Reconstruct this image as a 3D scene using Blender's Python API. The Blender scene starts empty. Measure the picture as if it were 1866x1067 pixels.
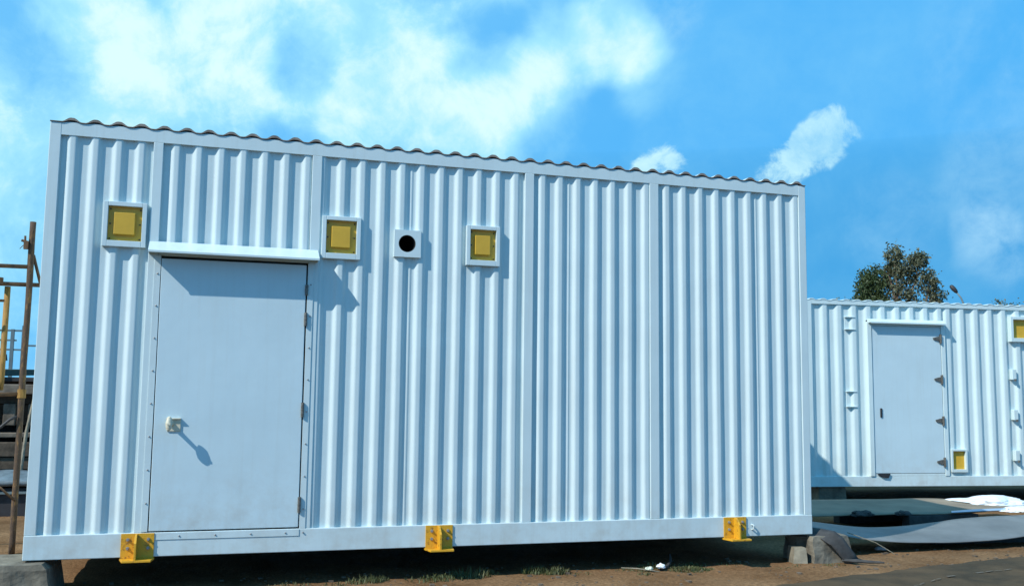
import bpy, bmesh, math, random
from math import radians, sin, cos, pi
from mathutils import Vector, Matrix, noise
random.seed(7)
S = bpy.context.scene
COL = S.collection
ZB = 0.24                       # underside of the front container above the ground

# ------------------------------------------------------------------ camera
cam_d = bpy.data.cameras.new('camera'); cam = bpy.data.objects.new('camera', cam_d); COL.objects.link(cam)
cam_d.sensor_width = 36; cam_d.lens = 1766.0 / 1866 * 36; cam_d.clip_start = 0.05; cam_d.clip_end = 3000
yaw, pit, rol = -0.297248, 0.107617, 0.012055
fwd = Vector((-sin(yaw) * cos(pit), cos(yaw) * cos(pit), sin(pit)))
rgt = Vector((cos(yaw), sin(yaw), 0)); up = rgt.cross(fwd)
r2 = rgt * cos(rol) + up * sin(rol); u2 = up * cos(rol) - rgt * sin(rol)
Mx = Matrix((r2, u2, -fwd)).transposed().to_4x4(); Mx.translation = (1.15782, -7.24058, 1.11275 + ZB)
cam.matrix_world = Mx
S.camera = cam
S.view_settings.view_transform = 'Standard'; S.view_settings.look = 'None'
EXPO = 0.4
S.view_settings.exposure = EXPO; S.view_settings.gamma = 1.0; S.view_settings.use_curve_mapping = False

# ------------------------------------------------------------------ sun and sky
TO_SUN = Vector((-2.22, -1.0, 2.13)).normalized()
SUN_E = 3.75
sl = bpy.data.lights.new('sun', 'SUN'); sl.energy = SUN_E; sl.angle = radians(0.53); sl.color = (1.0, 0.965, 0.90)
so = bpy.data.objects.new('sun', sl); COL.objects.link(so)
so.rotation_euler = TO_SUN.to_track_quat('Z', 'Y').to_euler(); so.location = TO_SUN * 60

W = bpy.data.worlds.new('World'); S.world = W; W.use_nodes = True
nt = W.node_tree; nt.nodes.clear()
def N(t, **k):
    n = nt.nodes.new(t)
    for a, v in k.items(): setattr(n, a, v)
    return n
def L(a, b): nt.links.new(a, b)
def math_(op, a, b=None, clamp=False):
    n = N('ShaderNodeMath', operation=op, use_clamp=clamp)
    for i, v in enumerate((a, b)):
        if v is None: continue
        if isinstance(v, (int, float)): n.inputs[i].default_value = v
        else: L(v, n.inputs[i])
    return n.outputs[0]
def smooth(v, lo, hi, a=0.0, b=1.0):
    n = N('ShaderNodeMapRange', interpolation_type='SMOOTHSTEP')
    L(v, n.inputs['Value'])
    for nm, x in (('From Min', lo), ('From Max', hi), ('To Min', a), ('To Max', b)): n.inputs[nm].default_value = x
    return n.outputs[0]
def mixc(f, a, b):
    n = N('ShaderNodeMix', data_type='RGBA'); n.clamp_factor = True
    L(f, n.inputs[0])
    for s, v in ((n.inputs[6], a), (n.inputs[7], b)):
        if isinstance(v, tuple): s.default_value = (*v, 1)
        else: L(v, s)
    return n.outputs[2]
tc = N('ShaderNodeTexCoord'); DIR = tc.outputs['Generated']
sky = N('ShaderNodeTexSky', sky_type='NISHITA'); sky.sun_disc = False
sky.sun_elevation = math.asin(TO_SUN.z); sky.sun_rotation = math.atan2(TO_SUN.x, TO_SUN.y) % (2 * pi)
sky.air_density = 1.0; sky.dust_density = 0.3; sky.ozone_density = 3.0
SKY_STR = 0.15
# clear sky: Nishita, sampled a little higher so that the low sky keeps its deep blue
vm = N('ShaderNodeVectorMath', operation='MULTIPLY_ADD'); L(DIR, vm.inputs[0])
vm.inputs[1].default_value = (1, 1, 1); vm.inputs[2].default_value = (0, 0, 0.75); L(vm.outputs[0], sky.inputs[0])
hs = N('ShaderNodeHueSaturation'); hs.inputs['Saturation'].default_value = 1.29; hs.inputs['Value'].default_value = 1.95
hs.inputs['Hue'].default_value = 0.478
L(sky.outputs[0], hs.inputs['Color'])
# cloud field
def blob(d, r0, r1, w):
    n = N('ShaderNodeVectorMath', operation='DOT_PRODUCT'); L(NDIR, n.inputs[0]); n.inputs[1].default_value = Vector(d).normalized()
    return smooth(n.outputs['Value'], cos(radians(r1)), cos(radians(r0)), 0.0, w)
def nz(scale, detail, rough, dist=0.0, off=(0, 0, 0), lac=2.0, sx=(1, 1, 1)):
    m = N('ShaderNodeMapping'); m.inputs['Location'].default_value = off; m.inputs['Scale'].default_value = sx; L(DIR, m.inputs['Vector'])
    n = N('ShaderNodeTexNoise'); n.inputs['Scale'].default_value = scale; n.inputs['Detail'].default_value = detail
    n.inputs['Roughness'].default_value = rough; n.inputs['Distortion'].default_value = dist; L(m.outputs[0], n.inputs['Vector'])
    return n
warp = nz(7.0, 4, 0.55)
wv = N('ShaderNodeVectorMath', operation='SUBTRACT'); L(warp.outputs['Color'], wv.inputs[0]); wv.inputs[1].default_value = (.5, .5, .5)
ws = N('ShaderNodeVectorMath', operation='SCALE'); L(wv.outputs[0], ws.inputs[0]); ws.inputs['Scale'].default_value = 0.09
wa = N('ShaderNodeVectorMath', operation='ADD'); L(DIR, wa.inputs[0]); L(ws.outputs[0], wa.inputs[1])
wn = N('ShaderNodeVectorMath', operation='NORMALIZE'); L(wa.outputs[0], wn.inputs[0]); NDIR = wn.outputs[0]
def azel(az, el): a, e = radians(az), radians(el); return (sin(a) * cos(e), cos(a) * cos(e), sin(e))
BIG = [  # az, el, inner, outer radius (deg), weight: bright heads and blue gaps of the cloud bank from the left over the container
    (1.96, 20.79, 0.86, 5.73, 0.55), (-2.44, 16.62, 0.86, 5.73, 0.45), (-6.38, 19.32, 0.5, 3.32, 0.5), (-7.83, 19.94, 0.54, 3.62, 0.35),
    (-5.38, 16.86, 0.77, 5.13, 0.3), (0.92, 16.05, 0.54, 3.62, 0.2), (6.45, 20.73, 0.81, 5.43, 0.25), (9.14, 18.17, 0.86, 5.73, 0.38), (13.79, 17.42, 0.68, 4.53, 0.5),
    (16.78, 18.11, 0.54, 3.62, 0.45), (19.44, 19.82, 0.54, 3.62, 0.6), (22.77, 21.14, 0.5, 3.32, 0.6), (24.43, 20.79, 0.36, 2.41, 0.45), (9.88, 15.09, 0.77, 5.13, 0.35),
    (15.15, 15.57, 0.54, 3.62, 0.35), (19.13, 17.19, 0.5, 3.32, 0.25), (4.66, 16.66, 0.36, 2.41, 0.3), (25.08, 18.95, 0.41, 2.72, 0.2), (-9.88, 13.39, 1.18, 7.84, 0.32), (-9.2, 21.6, .4, 3.4, .5), (-12, 17.0, .5, 3, .2),
    (-10.29, 19.8, 0.27, 1.81, 0.15), (-10.46, 18.25, 0.68, 4.53, -0.77), (4.09, 19.2, 0.43, 2.87, -0.85), (15.07, 20.69, 0.5, 2.7, -0.5), (11.0, 21.0, .5, 3.2, 0.32), (17.6, 15.6, .4, 3.2, .28), (-0.26, 14.98, 0.59, 3.92, -0.59),
    (21.12, 16.08, 0.59, 3.92, -0.34), (18.57, 22.39, 0.41, 2.72, -0.26), (-3.54, 20.58, 0.27, 1.81, -0.26), (3.47, 14.72, 0.41, 2.72, -0.42)]
SMALL = [(25.71, 13.96, 0.28, 1.87, 1.0), (24.58, 13.67, 0.16, 1.09, 0.6), (27.0, 13.68, 0.16, 1.09, 0.6), (32.97, 13.13, 0.27, 1.81, 0.7), (32.04, 12.86, 0.18, 1.21, 0.4),
    (34.19, 13.55, 0.2, 1.36, 0.5), (35.2, 14.3, 0.2, 1.7, 0.75), (35.9, 15.3, 0.1, 1.1, 0.55), (36.5, 14.6, 0.15, 1.1, 0.5), (34.6, 14.4, .1, 1.0, .35), (35.1, 13.41, 0.18, 1.21, 0.5)]
def field(blobs):
    acc = None
    for az, el, r0, r1, w in blobs:
        b = blob(azel(az, el), r0, r1, w)
        acc = b if acc is None else math_('ADD', acc, b)
    return acc
n1 = nz(7.0, 9, 0.64, 0.35, (3.1, 1.7, 0.4))
n2 = nz(23.0, 9, 0.66, 0.4, (1.2, 7.7, 2.4))
nmix = math_('ADD', math_('MULTIPLY', n1.outputs[0], 0.66), math_('MULTIPLY', n2.outputs[0], 0.34))
n1u = nz(7.0, 9, 0.64, 0.35, (3.1, 1.7, 0.4 + 0.03)); n2u = nz(23.0, 9, 0.66, 0.4, (1.2, 7.7, 2.4 + 0.012))
emb = math_('ADD', math_('MULTIPLY', math_('SUBTRACT', n1.outputs[0], n1u.outputs[0]), 1.5), math_('MULTIPLY', math_('SUBTRACT', n2.outputs[0], n2u.outputs[0]), 0.55))
ncen = math_('SUBTRACT', nmix, 0.5)
# thin veil over the whole left half of the sky, ending in the blue on the right
n3 = nz(3.2, 6, 0.6, 0.6, (5.2, 0.3, 1.1), sx=(1, 1, 2.6))
left = N('ShaderNodeVectorMath', operation='DOT_PRODUCT'); L(NDIR, left.inputs[0]); left.inputs[1].default_value = azel(-40, 20)
lf = smooth(left.outputs['Value'], cos(radians(68)), cos(radians(36)))
base = math_('MULTIPLY', lf, 0.46)
bigf = math_('ADD', math_('ADD', field(BIG), base), math_('MULTIPLY', math_('MULTIPLY', ncen, 3.0), math_('ADD', math_('MULTIPLY', lf, 0.75), 0.25)))
bigm = smooth(bigf, -0.20, 0.95); bigt = smooth(math_('ADD', bigf, emb), 0.55, 1.60)
smr = field(SMALL)
smf = math_('ADD', smr, math_('MULTIPLY', math_('MULTIPLY', math_('SUBTRACT', n2.outputs[0], 0.5), 4.2), math_('MULTIPLY', smr, 2.2, True)))
smm = smooth(smf, 0.22, 1.15)
veil = math_('ADD', math_('MULTIPLY', lf, 0.55), math_('MULTIPLY', smooth(n3.outputs[0], 0.48, 0.80), 0.16), True)
WISP = [(43.5, 8.0, .3, 2.4, .6), (44.5, 10.8, .3, 4.6, .34), (38.5, 9.8, .3, 3.0, .25), (45, 18, 1, 6, .3), (26, 22.5, .3, 3, .6)]
wis = math_('MULTIPLY', field(WISP), smooth(nmix, 0.34, 0.66), True)
K = 1.0 / (SKY_STR * 2 ** EXPO)
def ck(c): return tuple(v * K for v in c)
c0 = mixc(veil, hs.outputs[0], ck((0.21, 0.62, 1.0)))
c1 = mixc(wis, c0, ck((0.40, 0.72, 1.0)))
c2a = mixc(math_('MULTIPLY', bigm, 0.92), c1, ck((0.41, 0.86, 1.04)))
c2_ = mixc(bigt, c2a, ck((0.74, 1.02, 1.05)))
smc = mixc(math_('ADD', math_('MULTIPLY', emb, 2.2), 0.6, True), ck((0.34, 0.72, 0.98)), ck((0.66, 1.0, 1.04)))
c3 = mixc(math_('MULTIPLY', smm, 0.85), c2_, smc)
bg = N('ShaderNodeBackground'); bg.inputs['Strength'].default_value = SKY_STR; L(c3, bg.inputs['Color'])
wo = N('ShaderNodeOutputWorld'); L(bg.outputs[0], wo.inputs['Surface'])

# ------------------------------------------------------------------ materials
def mat(name, col, rough=0.6, var=0.12, vscale=6.0, bump=0.0, bscale=60.0, metal=0.0, col2=None, spec=0.5, stretch=(1, 1, 1), detail=6, thr=(0.35, 0.7)):
    m = bpy.data.materials.new(name); m.use_nodes = True
    t = m.node_tree; b = t.nodes['Principled BSDF']
    b.inputs['Roughness'].default_value = rough; b.inputs['Metallic'].default_value = metal
    b.inputs['Specular IOR Level'].default_value = spec
    co = t.nodes.new('ShaderNodeTexCoord'); mp = t.nodes.new('ShaderNodeMapping'); mp.inputs['Scale'].default_value = stretch
    t.links.new(co.outputs['Object'], mp.inputs['Vector'])
    nz_ = t.nodes.new('ShaderNodeTexNoise'); nz_.inputs['Scale'].default_value = vscale; nz_.inputs['Detail'].default_value = detail; nz_.inputs['Roughness'].default_value = 0.6
    t.links.new(mp.outputs[0], nz_.inputs['Vector'])
    rp = t.nodes.new('ShaderNodeMapRange'); rp.inputs['From Min'].default_value = thr[0]; rp.inputs['From Max'].default_value = thr[1]
    t.links.new(nz_.outputs[0], rp.inputs['Value'])
    mx = t.nodes.new('ShaderNodeMix'); mx.data_type = 'RGBA'
    mx.inputs[6].default_value = (*[c * (1 - var) for c in col], 1) if col2 is None else (*col, 1)
    mx.inputs[7].default_value = (*[min(1, c * (1 + var)) for c in col], 1) if col2 is None else (*col2, 1)
    t.links.new(rp.outputs[0], mx.inputs[0]); t.links.new(mx.outputs[2], b.inputs['Base Color'])
    if bump:
        n2_ = t.nodes.new('ShaderNodeTexNoise'); n2_.inputs['Scale'].default_value = bscale; n2_.inputs['Detail'].default_value = 5
        t.links.new(co.outputs['Object'], n2_.inputs['Vector'])
        bp = t.nodes.new('ShaderNodeBump'); bp.inputs['Strength'].default_value = 1.0; bp.inputs['Distance'].default_value = bump
        t.links.new(n2_.outputs[0], bp.inputs['Height']); t.links.new(bp.outputs[0], b.inputs['Normal'])
    return m
def paint(name, col, stain=(0.36, 0.36, 0.30), amount=0.22):
    """gloss container paint: faint roller/oil-canning waviness and thin rain streaks of dust"""
    m = mat(name, col, rough=0.38, var=0.035, vscale=2.2, bump=0.0035, bscale=3.0)
    t = m.node_tree; b = t.nodes['Principled BSDF']; src = b.inputs['Base Color'].links[0].from_socket
    co = t.nodes.new('ShaderNodeTexCoord'); mp = t.nodes.new('ShaderNodeMapping'); mp.inputs['Scale'].default_value = (22, 22, 1.1)
    t.links.new(co.outputs['Object'], mp.inputs['Vector'])
    n = t.nodes.new('ShaderNodeTexNoise'); n.inputs['Scale'].default_value = 1.0; n.inputs['Detail'].default_value = 7; n.inputs['Roughness'].default_value = 0.65
    t.links.new(mp.outputs[0], n.inputs['Vector'])
    r = t.nodes.new('ShaderNodeMapRange'); r.inputs['From Min'].default_value = 0.50; r.inputs['From Max'].default_value = 0.82
    r.inputs['To Max'].default_value = amount; t.links.new(n.outputs[0], r.inputs['Value'])
    mx = t.nodes.new('ShaderNodeMix'); mx.data_type = 'RGBA'; mx.inputs[7].default_value = (*stain, 1)
    t.links.new(r.outputs[0], mx.inputs[0]); t.links.new(src, mx.inputs[6])
    # road dust splashed on the lowest half metre, and a few scuffs
    sep = t.nodes.new('ShaderNodeSeparateXYZ'); t.links.new(co.outputs['Object'], sep.inputs[0])
    hz = t.nodes.new('ShaderNodeMapRange'); hz.inputs['From Min'].default_value = .55; hz.inputs['From Max'].default_value = .05; hz.inputs['To Max'].default_value = .38; t.links.new(sep.outputs['Z'], hz.inputs['Value'])
    sn = t.nodes.new('ShaderNodeTexNoise'); sn.inputs['Scale'].default_value = 5.5; sn.inputs['Detail'].default_value = 8; sn.inputs['Roughness'].default_value = .7; t.links.new(co.outputs['Object'], sn.inputs['Vector'])
    sr = t.nodes.new('ShaderNodeMapRange'); sr.inputs['From Min'].default_value = .42; sr.inputs['From Max'].default_value = .75; t.links.new(sn.outputs[0], sr.inputs['Value'])
    mu = t.nodes.new('ShaderNodeMath'); mu.operation = 'MULTIPLY'; t.links.new(hz.outputs[0], mu.inputs[0]); t.links.new(sr.outputs[0], mu.inputs[1])
    m2 = t.nodes.new('ShaderNodeMix'); m2.data_type = 'RGBA'; m2.inputs[7].default_value = (.33, .27, .19, 1); t.links.new(mu.outputs[0], m2.inputs[0]); t.links.new(mx.outputs[2], m2.inputs[6])
    t.links.new(m2.outputs[2], b.inputs['Base Color'])
    return m
M = {}
M['white'] = paint('white_paint', (0.545, 0.66, 0.675))
M['white2'] = paint('white_paint_second', (0.575, 0.70, 0.705))
M['door'] = paint('door_paint', (0.515, 0.65, 0.69), amount=0.15)
M['roof_edge'] = mat('rusted_sheet_edge', (0.22, 0.19, 0.165), 0.8, 0.35, 14)
M['dark'] = mat('dark_steel', (0.025, 0.025, 0.028), 0.6, 0.3, 10)
M['hinge'] = mat('aged_hinge_metal', (0.13, 0.125, 0.11), 0.5, 0.4, 60, metal=0.3)
M['yellow'] = mat('yellow_enamel', (0.59, 0.355, 0.028), 0.42, 0.06, 9, bump=0.0006, bscale=40)
M['yellow2'] = mat('yellow_bracket_paint', (0.62, 0.325, 0.018), 0.45, 0, 34, col2=(0.17, 0.07, 0.02), thr=(0.55, 0.72), bump=0.0012, bscale=90)
M['bolt'] = mat('bolt_zinc', (0.30, 0.30, 0.30), 0.45, 0.2, 60, metal=0.4)
M['cream'] = mat('cream_lock_metal', (0.62, 0.58, 0.44), 0.35, 0.15, 40)
M['black'] = mat('black_void_shade', (0.006, 0.006, 0.006), 0.9, 0.1, 5)  # shade inside the hole, door gaps and slab gap, put in as black
M['concrete'] = mat('weathered_concrete', (0.165, 0.148, 0.112), 0.95, 0.42, 7, bump=0.008, bscale=22)
M['concrete2'] = mat('pale_concrete', (0.25, 0.225, 0.165), 0.95, 0.3, 9, bump=0.006, bscale=26)
M['rubber'] = mat('dark_rubber_sheet', (0.045, 0.046, 0.045), 0.85, 0.25, 15, bump=0.003, bscale=30)
M['timber'] = mat('brown_timber', (0.17, 0.085, 0.035), 0.85, 0.4, 12, stretch=(6, 6, 0.6), bump=0.002, bscale=60)
M['sheet'] = mat('grey_blue_sheet', (0.155, 0.170, 0.168), 0.6, 0.2, 2.5, bump=0.002, bscale=6)
M['sheet2'] = mat('grey_brown_sheet', (0.25, 0.20, 0.14), 0.9, 0.22, 2.2, bump=0.003, bscale=9)
M['plastic'] = mat('white_plastic_film', (0.80, 0.84, 0.86), 0.35, 0.05, 9)
M['rust'] = mat('rusty_pipe', (0.085, 0.050, 0.030), 0.85, 0, 16, col2=(0.20, 0.105, 0.045), bump=0.002, bscale=70)
M['pole'] = mat('rust_and_yellow_pole', (0.075, 0.048, 0.030), 0.85, 0, 9, col2=(0.24, 0.135, 0.045), stretch=(4, 4, 1.3), bump=0.003, bscale=60, thr=(0.50, 0.72))
M['ypole'] = mat('faded_yellow_pipe', (0.30, 0.165, 0.035), 0.75, 0.4, 9, stretch=(3, 3, 0.8))
M['farframe'] = mat('hazed_far_steel', (0.14, 0.19, 0.20), 0.8, 0.2, 2)  # steel paled towards blue-green, distance haze put into the colour
M['shedroof'] = mat('green_roof_sheet', (0.035, 0.050, 0.032), 0.8, 0.3, 1.5)
M['shedwall'] = mat('shed_wall_boards', (0.035, 0.035, 0.035), 0.9, 0.4, 1.2)
M['slab'] = mat('stacked_slab', (0.085, 0.066, 0.046), 0.95, 0.5, 7, bump=0.006, bscale=20)
M['slab2'] = mat('pale_slab', (0.15, 0.125, 0.095), 0.95, 0.45, 6, bump=0.005, bscale=18)
M['cover'] = mat('pale_blue_cover', (0.13, 0.17, 0.19), 0.5, 0.35, 8, bump=0.004, bscale=14)
M['bark'] = mat('pale_bark', (0.20, 0.135, 0.10), 0.9, 0.35, 2.5, stretch=(3, 3, 0.5), bump=0.02, bscale=8)

def leaf_mat(name, a, b):
    m = mat(name, a, 0.6, 0, 0.9, col2=b, detail=3)
    t = m.node_tree; bs = t.nodes['Principled BSDF']
    tr = t.nodes.new('ShaderNodeBsdfTranslucent'); t.links.new(bs.inputs['Base Color'].links[0].from_socket, tr.inputs[0])
    ms = t.nodes.new('ShaderNodeMixShader'); ms.inputs[0].default_value = 0.25
    out = t.nodes['Material Output']
    t.links.new(bs.outputs[0], ms.inputs[1]); t.links.new(tr.outputs[0], ms.inputs[2]); t.links.new(ms.outputs[0], out.inputs[0])
    return m
M['leaf'] = leaf_mat('eucalyptus_leaf', (0.078, 0.094, 0.048), (0.155, 0.165, 0.10))
M['leaf2'] = leaf_mat('dense_dark_leaf', (0.032, 0.062, 0.018), (0.062, 0.092, 0.030))
M['grass'] = leaf_mat('dusty_grass_blade', (0.075, 0.105, 0.035), (0.15, 0.14, 0.06))

# ------------------------------------------------------------------ mesh helpers
def link(o, parent=None):
    COL.objects.link(o)
    if parent is not None: o.parent = parent
    return o
def mesh(name, verts, faces, m, parent=None, smooth_=False, bevel=0.0, mats=None, fm=None):
    me = bpy.data.meshes.new(name); me.from_pydata([tuple(v) for v in verts], [], faces)
    for x in (mats or [m]): me.materials.append(x)
    if fm: me.polygons.foreach_set('material_index', fm)
    if smooth_: me.polygons.foreach_set('use_smooth', [True] * len(me.polygons))
    me.update()
    o = link(bpy.data.objects.new(name, me), parent)
    if bevel:
        b = o.modifiers.new('bevel', 'BEVEL'); b.width = bevel; b.segments = 2; b.limit_method = 'ANGLE'; b.angle_limit = radians(40)
    return o
class MB:
    def __init__(s): s.v = []; s.f = []; s.fm = []
    def add(s, v, f, k=0):
        n = len(s.v); s.v += [Vector(p) for p in v]; s.f += [tuple(i + n for i in q) for q in f]; s.fm += [k] * len(f); return s
    def box(s, x0, x1, y0, y1, z0, z1, k=0):
        return s.add([(x0, y0, z0), (x1, y0, z0), (x1, y1, z0), (x0, y1, z0), (x0, y0, z1), (x1, y0, z1), (x1, y1, z1), (x0, y1, z1)],
                     [(0, 3, 2, 1), (4, 5, 6, 7), (0, 1, 5, 4), (1, 2, 6, 5), (2, 3, 7, 6), (3, 0, 4, 7)], k)
    def tube(s, pts, rad, n=10, k=0, cap=True):
        pts = [Vector(p) for p in pts]; rads = rad if isinstance(rad, (list, tuple)) else [rad] * len(pts)
        base = len(s.v); ref = None
        for i, p in enumerate(pts):
            t = (pts[min(i + 1, len(pts) - 1)] - pts[max(i - 1, 0)]).normalized()
            if ref is None: ref = t.orthogonal().normalized()
            ref = (ref - t * ref.dot(t)).normalized(); bi = t.cross(ref)
            for j in range(n):
                a = 2 * pi * j / n; s.v.append(p + (ref * cos(a) + bi * sin(a)) * rads[i])
        for i in range(len(pts) - 1):
            for j in range(n):
                a = base + i * n + j; b = base + i * n + (j + 1) % n
                s.f.append((a, b, b + n, a + n)); s.fm.append(k)
        if cap:
            s.f.append(tuple(base + j for j in reversed(range(n)))); s.fm.append(k)
            e = base + (len(pts) - 1) * n; s.f.append(tuple(e + j for j in range(n))); s.fm.append(k)
        return s
    def prism(s, poly, y0, y1, k=0, axis='y'):
        """poly: (x,z) outline, extruded along y (or (y,z) along x)"""
        n = len(poly)
        if axis == 'y': v = [(p[0], y0, p[1]) for p in poly] + [(p[0], y1, p[1]) for p in poly]
        elif axis == 'x': v = [(y0, p[0], p[1]) for p in poly] + [(y1, p[0], p[1]) for p in poly]
        else: v = [(p[0], p[1], y0) for p in poly] + [(p[0], p[1], y1) for p in poly]
        f = [tuple(range(n)), tuple(range(2 * n - 1, n - 1, -1))] + [(i, i + n, (i + 1) % n + n, (i + 1) % n) for i in range(n)]
        return s.add(v, f, k)
    def build(s, name, m, parent=None, **kw):
        o = mesh(name, s.v, s.f, m, parent, fm=s.fm if kw.get('mats') else None, **kw)
        bm = bmesh.new(); bm.from_mesh(o.data); bmesh.ops.recalc_face_normals(bm, faces=bm.faces); bm.to_mesh(o.data); bm.free()
        return o
def box(name, b, m, parent=None, bevel=0.004): return MB().box(*b).build(name, m, parent, bevel=bevel)
def tag(o, label, cat, group=None, kind=None):
    o['label'] = label; o['category'] = cat
    if group: o['group'] = group
    if kind: o['kind'] = kind
    return o
def setting(o, kind='structure'): o['kind'] = kind; return o
def empty(name, loc=(0, 0, 0), rz=0.0):
    o = bpy.data.objects.new(name, None); o.location = loc; o.rotation_euler = (0, 0, rz); o.empty_display_size = .2; return link(o)
GROUPS = {'concrete_block': 'concrete blocks holding up the containers', 'timber_bearer': 'timber bearers under the loose sheets', 'bush_tree': 'low treetops behind the rear container', 'plastic_scrap': 'scraps of litter on the dirt', 'stick': 'sticks and stalks on the dirt', 'rubble_lump': 'rubble lumps at the sheet edge', 'shipping_container': 'white shipping containers', 'plastic_sheet': 'white plastic on the sheets'}
def dup(o, parent=None):
    c = o.copy(); COL.objects.link(c)
    if parent is not None: c.parent = parent
    for ch in list(o.children): dup(ch, c)
    return c

# ------------------------------------------------------------------ ground, road
def gz(x, y):
    w = max(0.0, 1.0 - math.hypot(x - 4, y - 1) / 22)
    z = 0.022 * noise.noise(Vector((x * 0.9, y * 0.9, 3.0))) + 0.015 * noise.noise(Vector((x * 3.1, y * 3.1, 9.0))) + 0.009 * noise.noise(Vector((x * 9, y * 9, 1.0)))
    return z * w - 0.006
def axis_steps(a, b, fine, far):
    xs = []; x = a
    while x <= b + 1e-6: xs.append(x); x += fine
    lo = []; s = fine; x = a
    while x > -far: s *= 1.35; x -= s; lo.append(x)
    hi = []; s = fine; x = xs[-1]
    while x < far: s *= 1.35; x += s; hi.append(x)
    return lo[::-1] + xs + hi
gx = axis_steps(-1.6, 9.6, 0.075, 900); gy = axis_steps(-1.6, 3.4, 0.06, 900)
gv = [(x, y, gz(x, y)) for y in gy for x in gx]; nx = len(gx)
gf = [(j * nx + i, j * nx + i + 1, (j + 1) * nx + i + 1, (j + 1) * nx + i) for j in range(len(gy) - 1) for i in range(nx - 1)]
mg = mat('dry_dirt', (0.145, 0.080, 0.038), 1.0, 0, 1.7, col2=(0.260, 0.160, 0.084), spec=0.05, bump=0.010, bscale=55, detail=9)
t = mg.node_tree; b = t.nodes['Principled BSDF']; src = b.inputs['Base Color'].links[0].from_socket
co = t.nodes.new('ShaderNodeTexCoord'); vz = t.nodes.new('ShaderNodeTexNoise'); vz.inputs['Scale'].default_value = 38; vz.inputs['Detail'].default_value = 4
t.links.new(co.outputs['Object'], vz.inputs['Vector'])
rp = t.nodes.new('ShaderNodeMapRange'); rp.inputs['From Min'].default_value = .35; rp.inputs['From Max'].default_value = .7; rp.inputs['To Min'].default_value = .72; rp.inputs['To Max'].default_value = 1.22
t.links.new(vz.outputs[0], rp.inputs['Value'])
mm = t.nodes.new('ShaderNodeVectorMath'); mm.operation = 'SCALE'; t.links.new(src, mm.inputs[0]); t.links.new(rp.outputs[0], mm.inputs['Scale']); t.links.new(mm.outputs[0], b.inputs['Base Color'])
setting(mesh('ground', gv, gf, mg, smooth_=True))

# asphalt road: its ragged near-right edge runs off to the right in front of the containers
mr = mat('worn_asphalt', (0.046, 0.040, 0.029), 1.0, 0, 5, col2=(0.074, 0.061, 0.041), spec=0.08, bump=0.004, bscale=140)
t = mr.node_tree; b = t.nodes['Principled BSDF']; src = b.inputs['Base Color'].links[0].from_socket
co = t.nodes.new('ShaderNodeTexCoord'); dn = t.nodes.new('ShaderNodeTexNoise'); dn.inputs['Scale'].default_value = 1.6; dn.inputs['Detail'].default_value = 9; dn.inputs['Roughness'].default_value = .68
t.links.new(co.outputs['Object'], dn.inputs['Vector'])
dr = t.nodes.new('ShaderNodeMapRange'); dr.inputs['From Min'].default_value = .40; dr.inputs['From Max'].default_value = .66; dr.inputs['To Max'].default_value = .75; t.links.new(dn.outputs[0], dr.inputs['Value'])
dm = t.nodes.new('ShaderNodeMix'); dm.data_type = 'RGBA'; dm.inputs[7].default_value = (.125, .088, .052, 1); t.links.new(dr.outputs[0], dm.inputs[0]); t.links.new(src, dm.inputs[6]); t.links.new(dm.outputs[2], b.inputs['Base Color'])
edge = [(-40, -8.2), (-5, -3.9), (2.6, -1.72), (4.2, -1.20), (5.09, -0.82), (5.58, -0.68), (6.30, -0.53), (6.98, -0.36), (7.6, -0.22), (8.17, -0.10), (9.4, 0.18), (12, .85), (20, 3.2), (60, 14)]
ep = []
for (x0, y0), (x1, y1) in zip(edge[:-1], edge[1:]):
    k = max(2, int(math.hypot(x1 - x0, y1 - y0) / 0.09)) if 2 < x0 < 12 else 4
    for i in range(k):
        u = i / k; x = x0 + (x1 - x0) * u; y = y0 + (y1 - y0) * u
        ep.append((x, y + (0.045 * noise.noise(Vector((x * 2.1, 2, 0))) + 0.02 * noise.noise(Vector((x * 9, 5, 0)))) * (1 if 2 < x < 12 else 0)))
rv = []; rf = []; depth = [0, .12, .35, .8, 1.8, 4, 7]
for x, y in ep:
    for k, d in enumerate(depth):
        yy = y - d; rv.append((x + d * .25, yy, max(gz(x + d * .25, yy), -0.006) * (0.8 if k else 1) + (0.004 if k == 0 else 0.016)))
nd = len(depth)
for i in range(len(ep) - 1):
    for k in range(nd - 1): a = i * nd + k; rf.append((a, a + 1, a + nd + 1, a + nd))
setting(mesh('road', rv, rf, mr, smooth_=True))
# worn pale line painted along the asphalt
mb = MB()
pts = [(6.0, -1.18), (6.64, -0.90), (7.54, -0.72), (8.8, -0.40)]
for (x0, y0), (x1, y1) in zip(pts[:-1], pts[1:]):
    for i in range(8):
        if random.random() < .35: continue
        u, w_ = i / 8, (i + .8) / 8; z = .026
        a = (x0 + (x1 - x0) * u, y0 + (y1 - y0) * u); c = (x0 + (x1 - x0) * w_, y0 + (y1 - y0) * w_)
        h = random.uniform(.006, .014)
        mb.add([(a[0], a[1] - h, gz(*a) * .8 + z), (c[0], c[1] - h, gz(*c) * .8 + z), (c[0], c[1] + h, gz(*c) * .8 + z), (a[0], a[1] + h, gz(*a) * .8 + z)], [(0, 1, 2, 3)])
setting(mb.build('road_marking', mat('worn_road_paint', (0.115, 0.10, 0.075), .95, .3, 20)))

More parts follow.
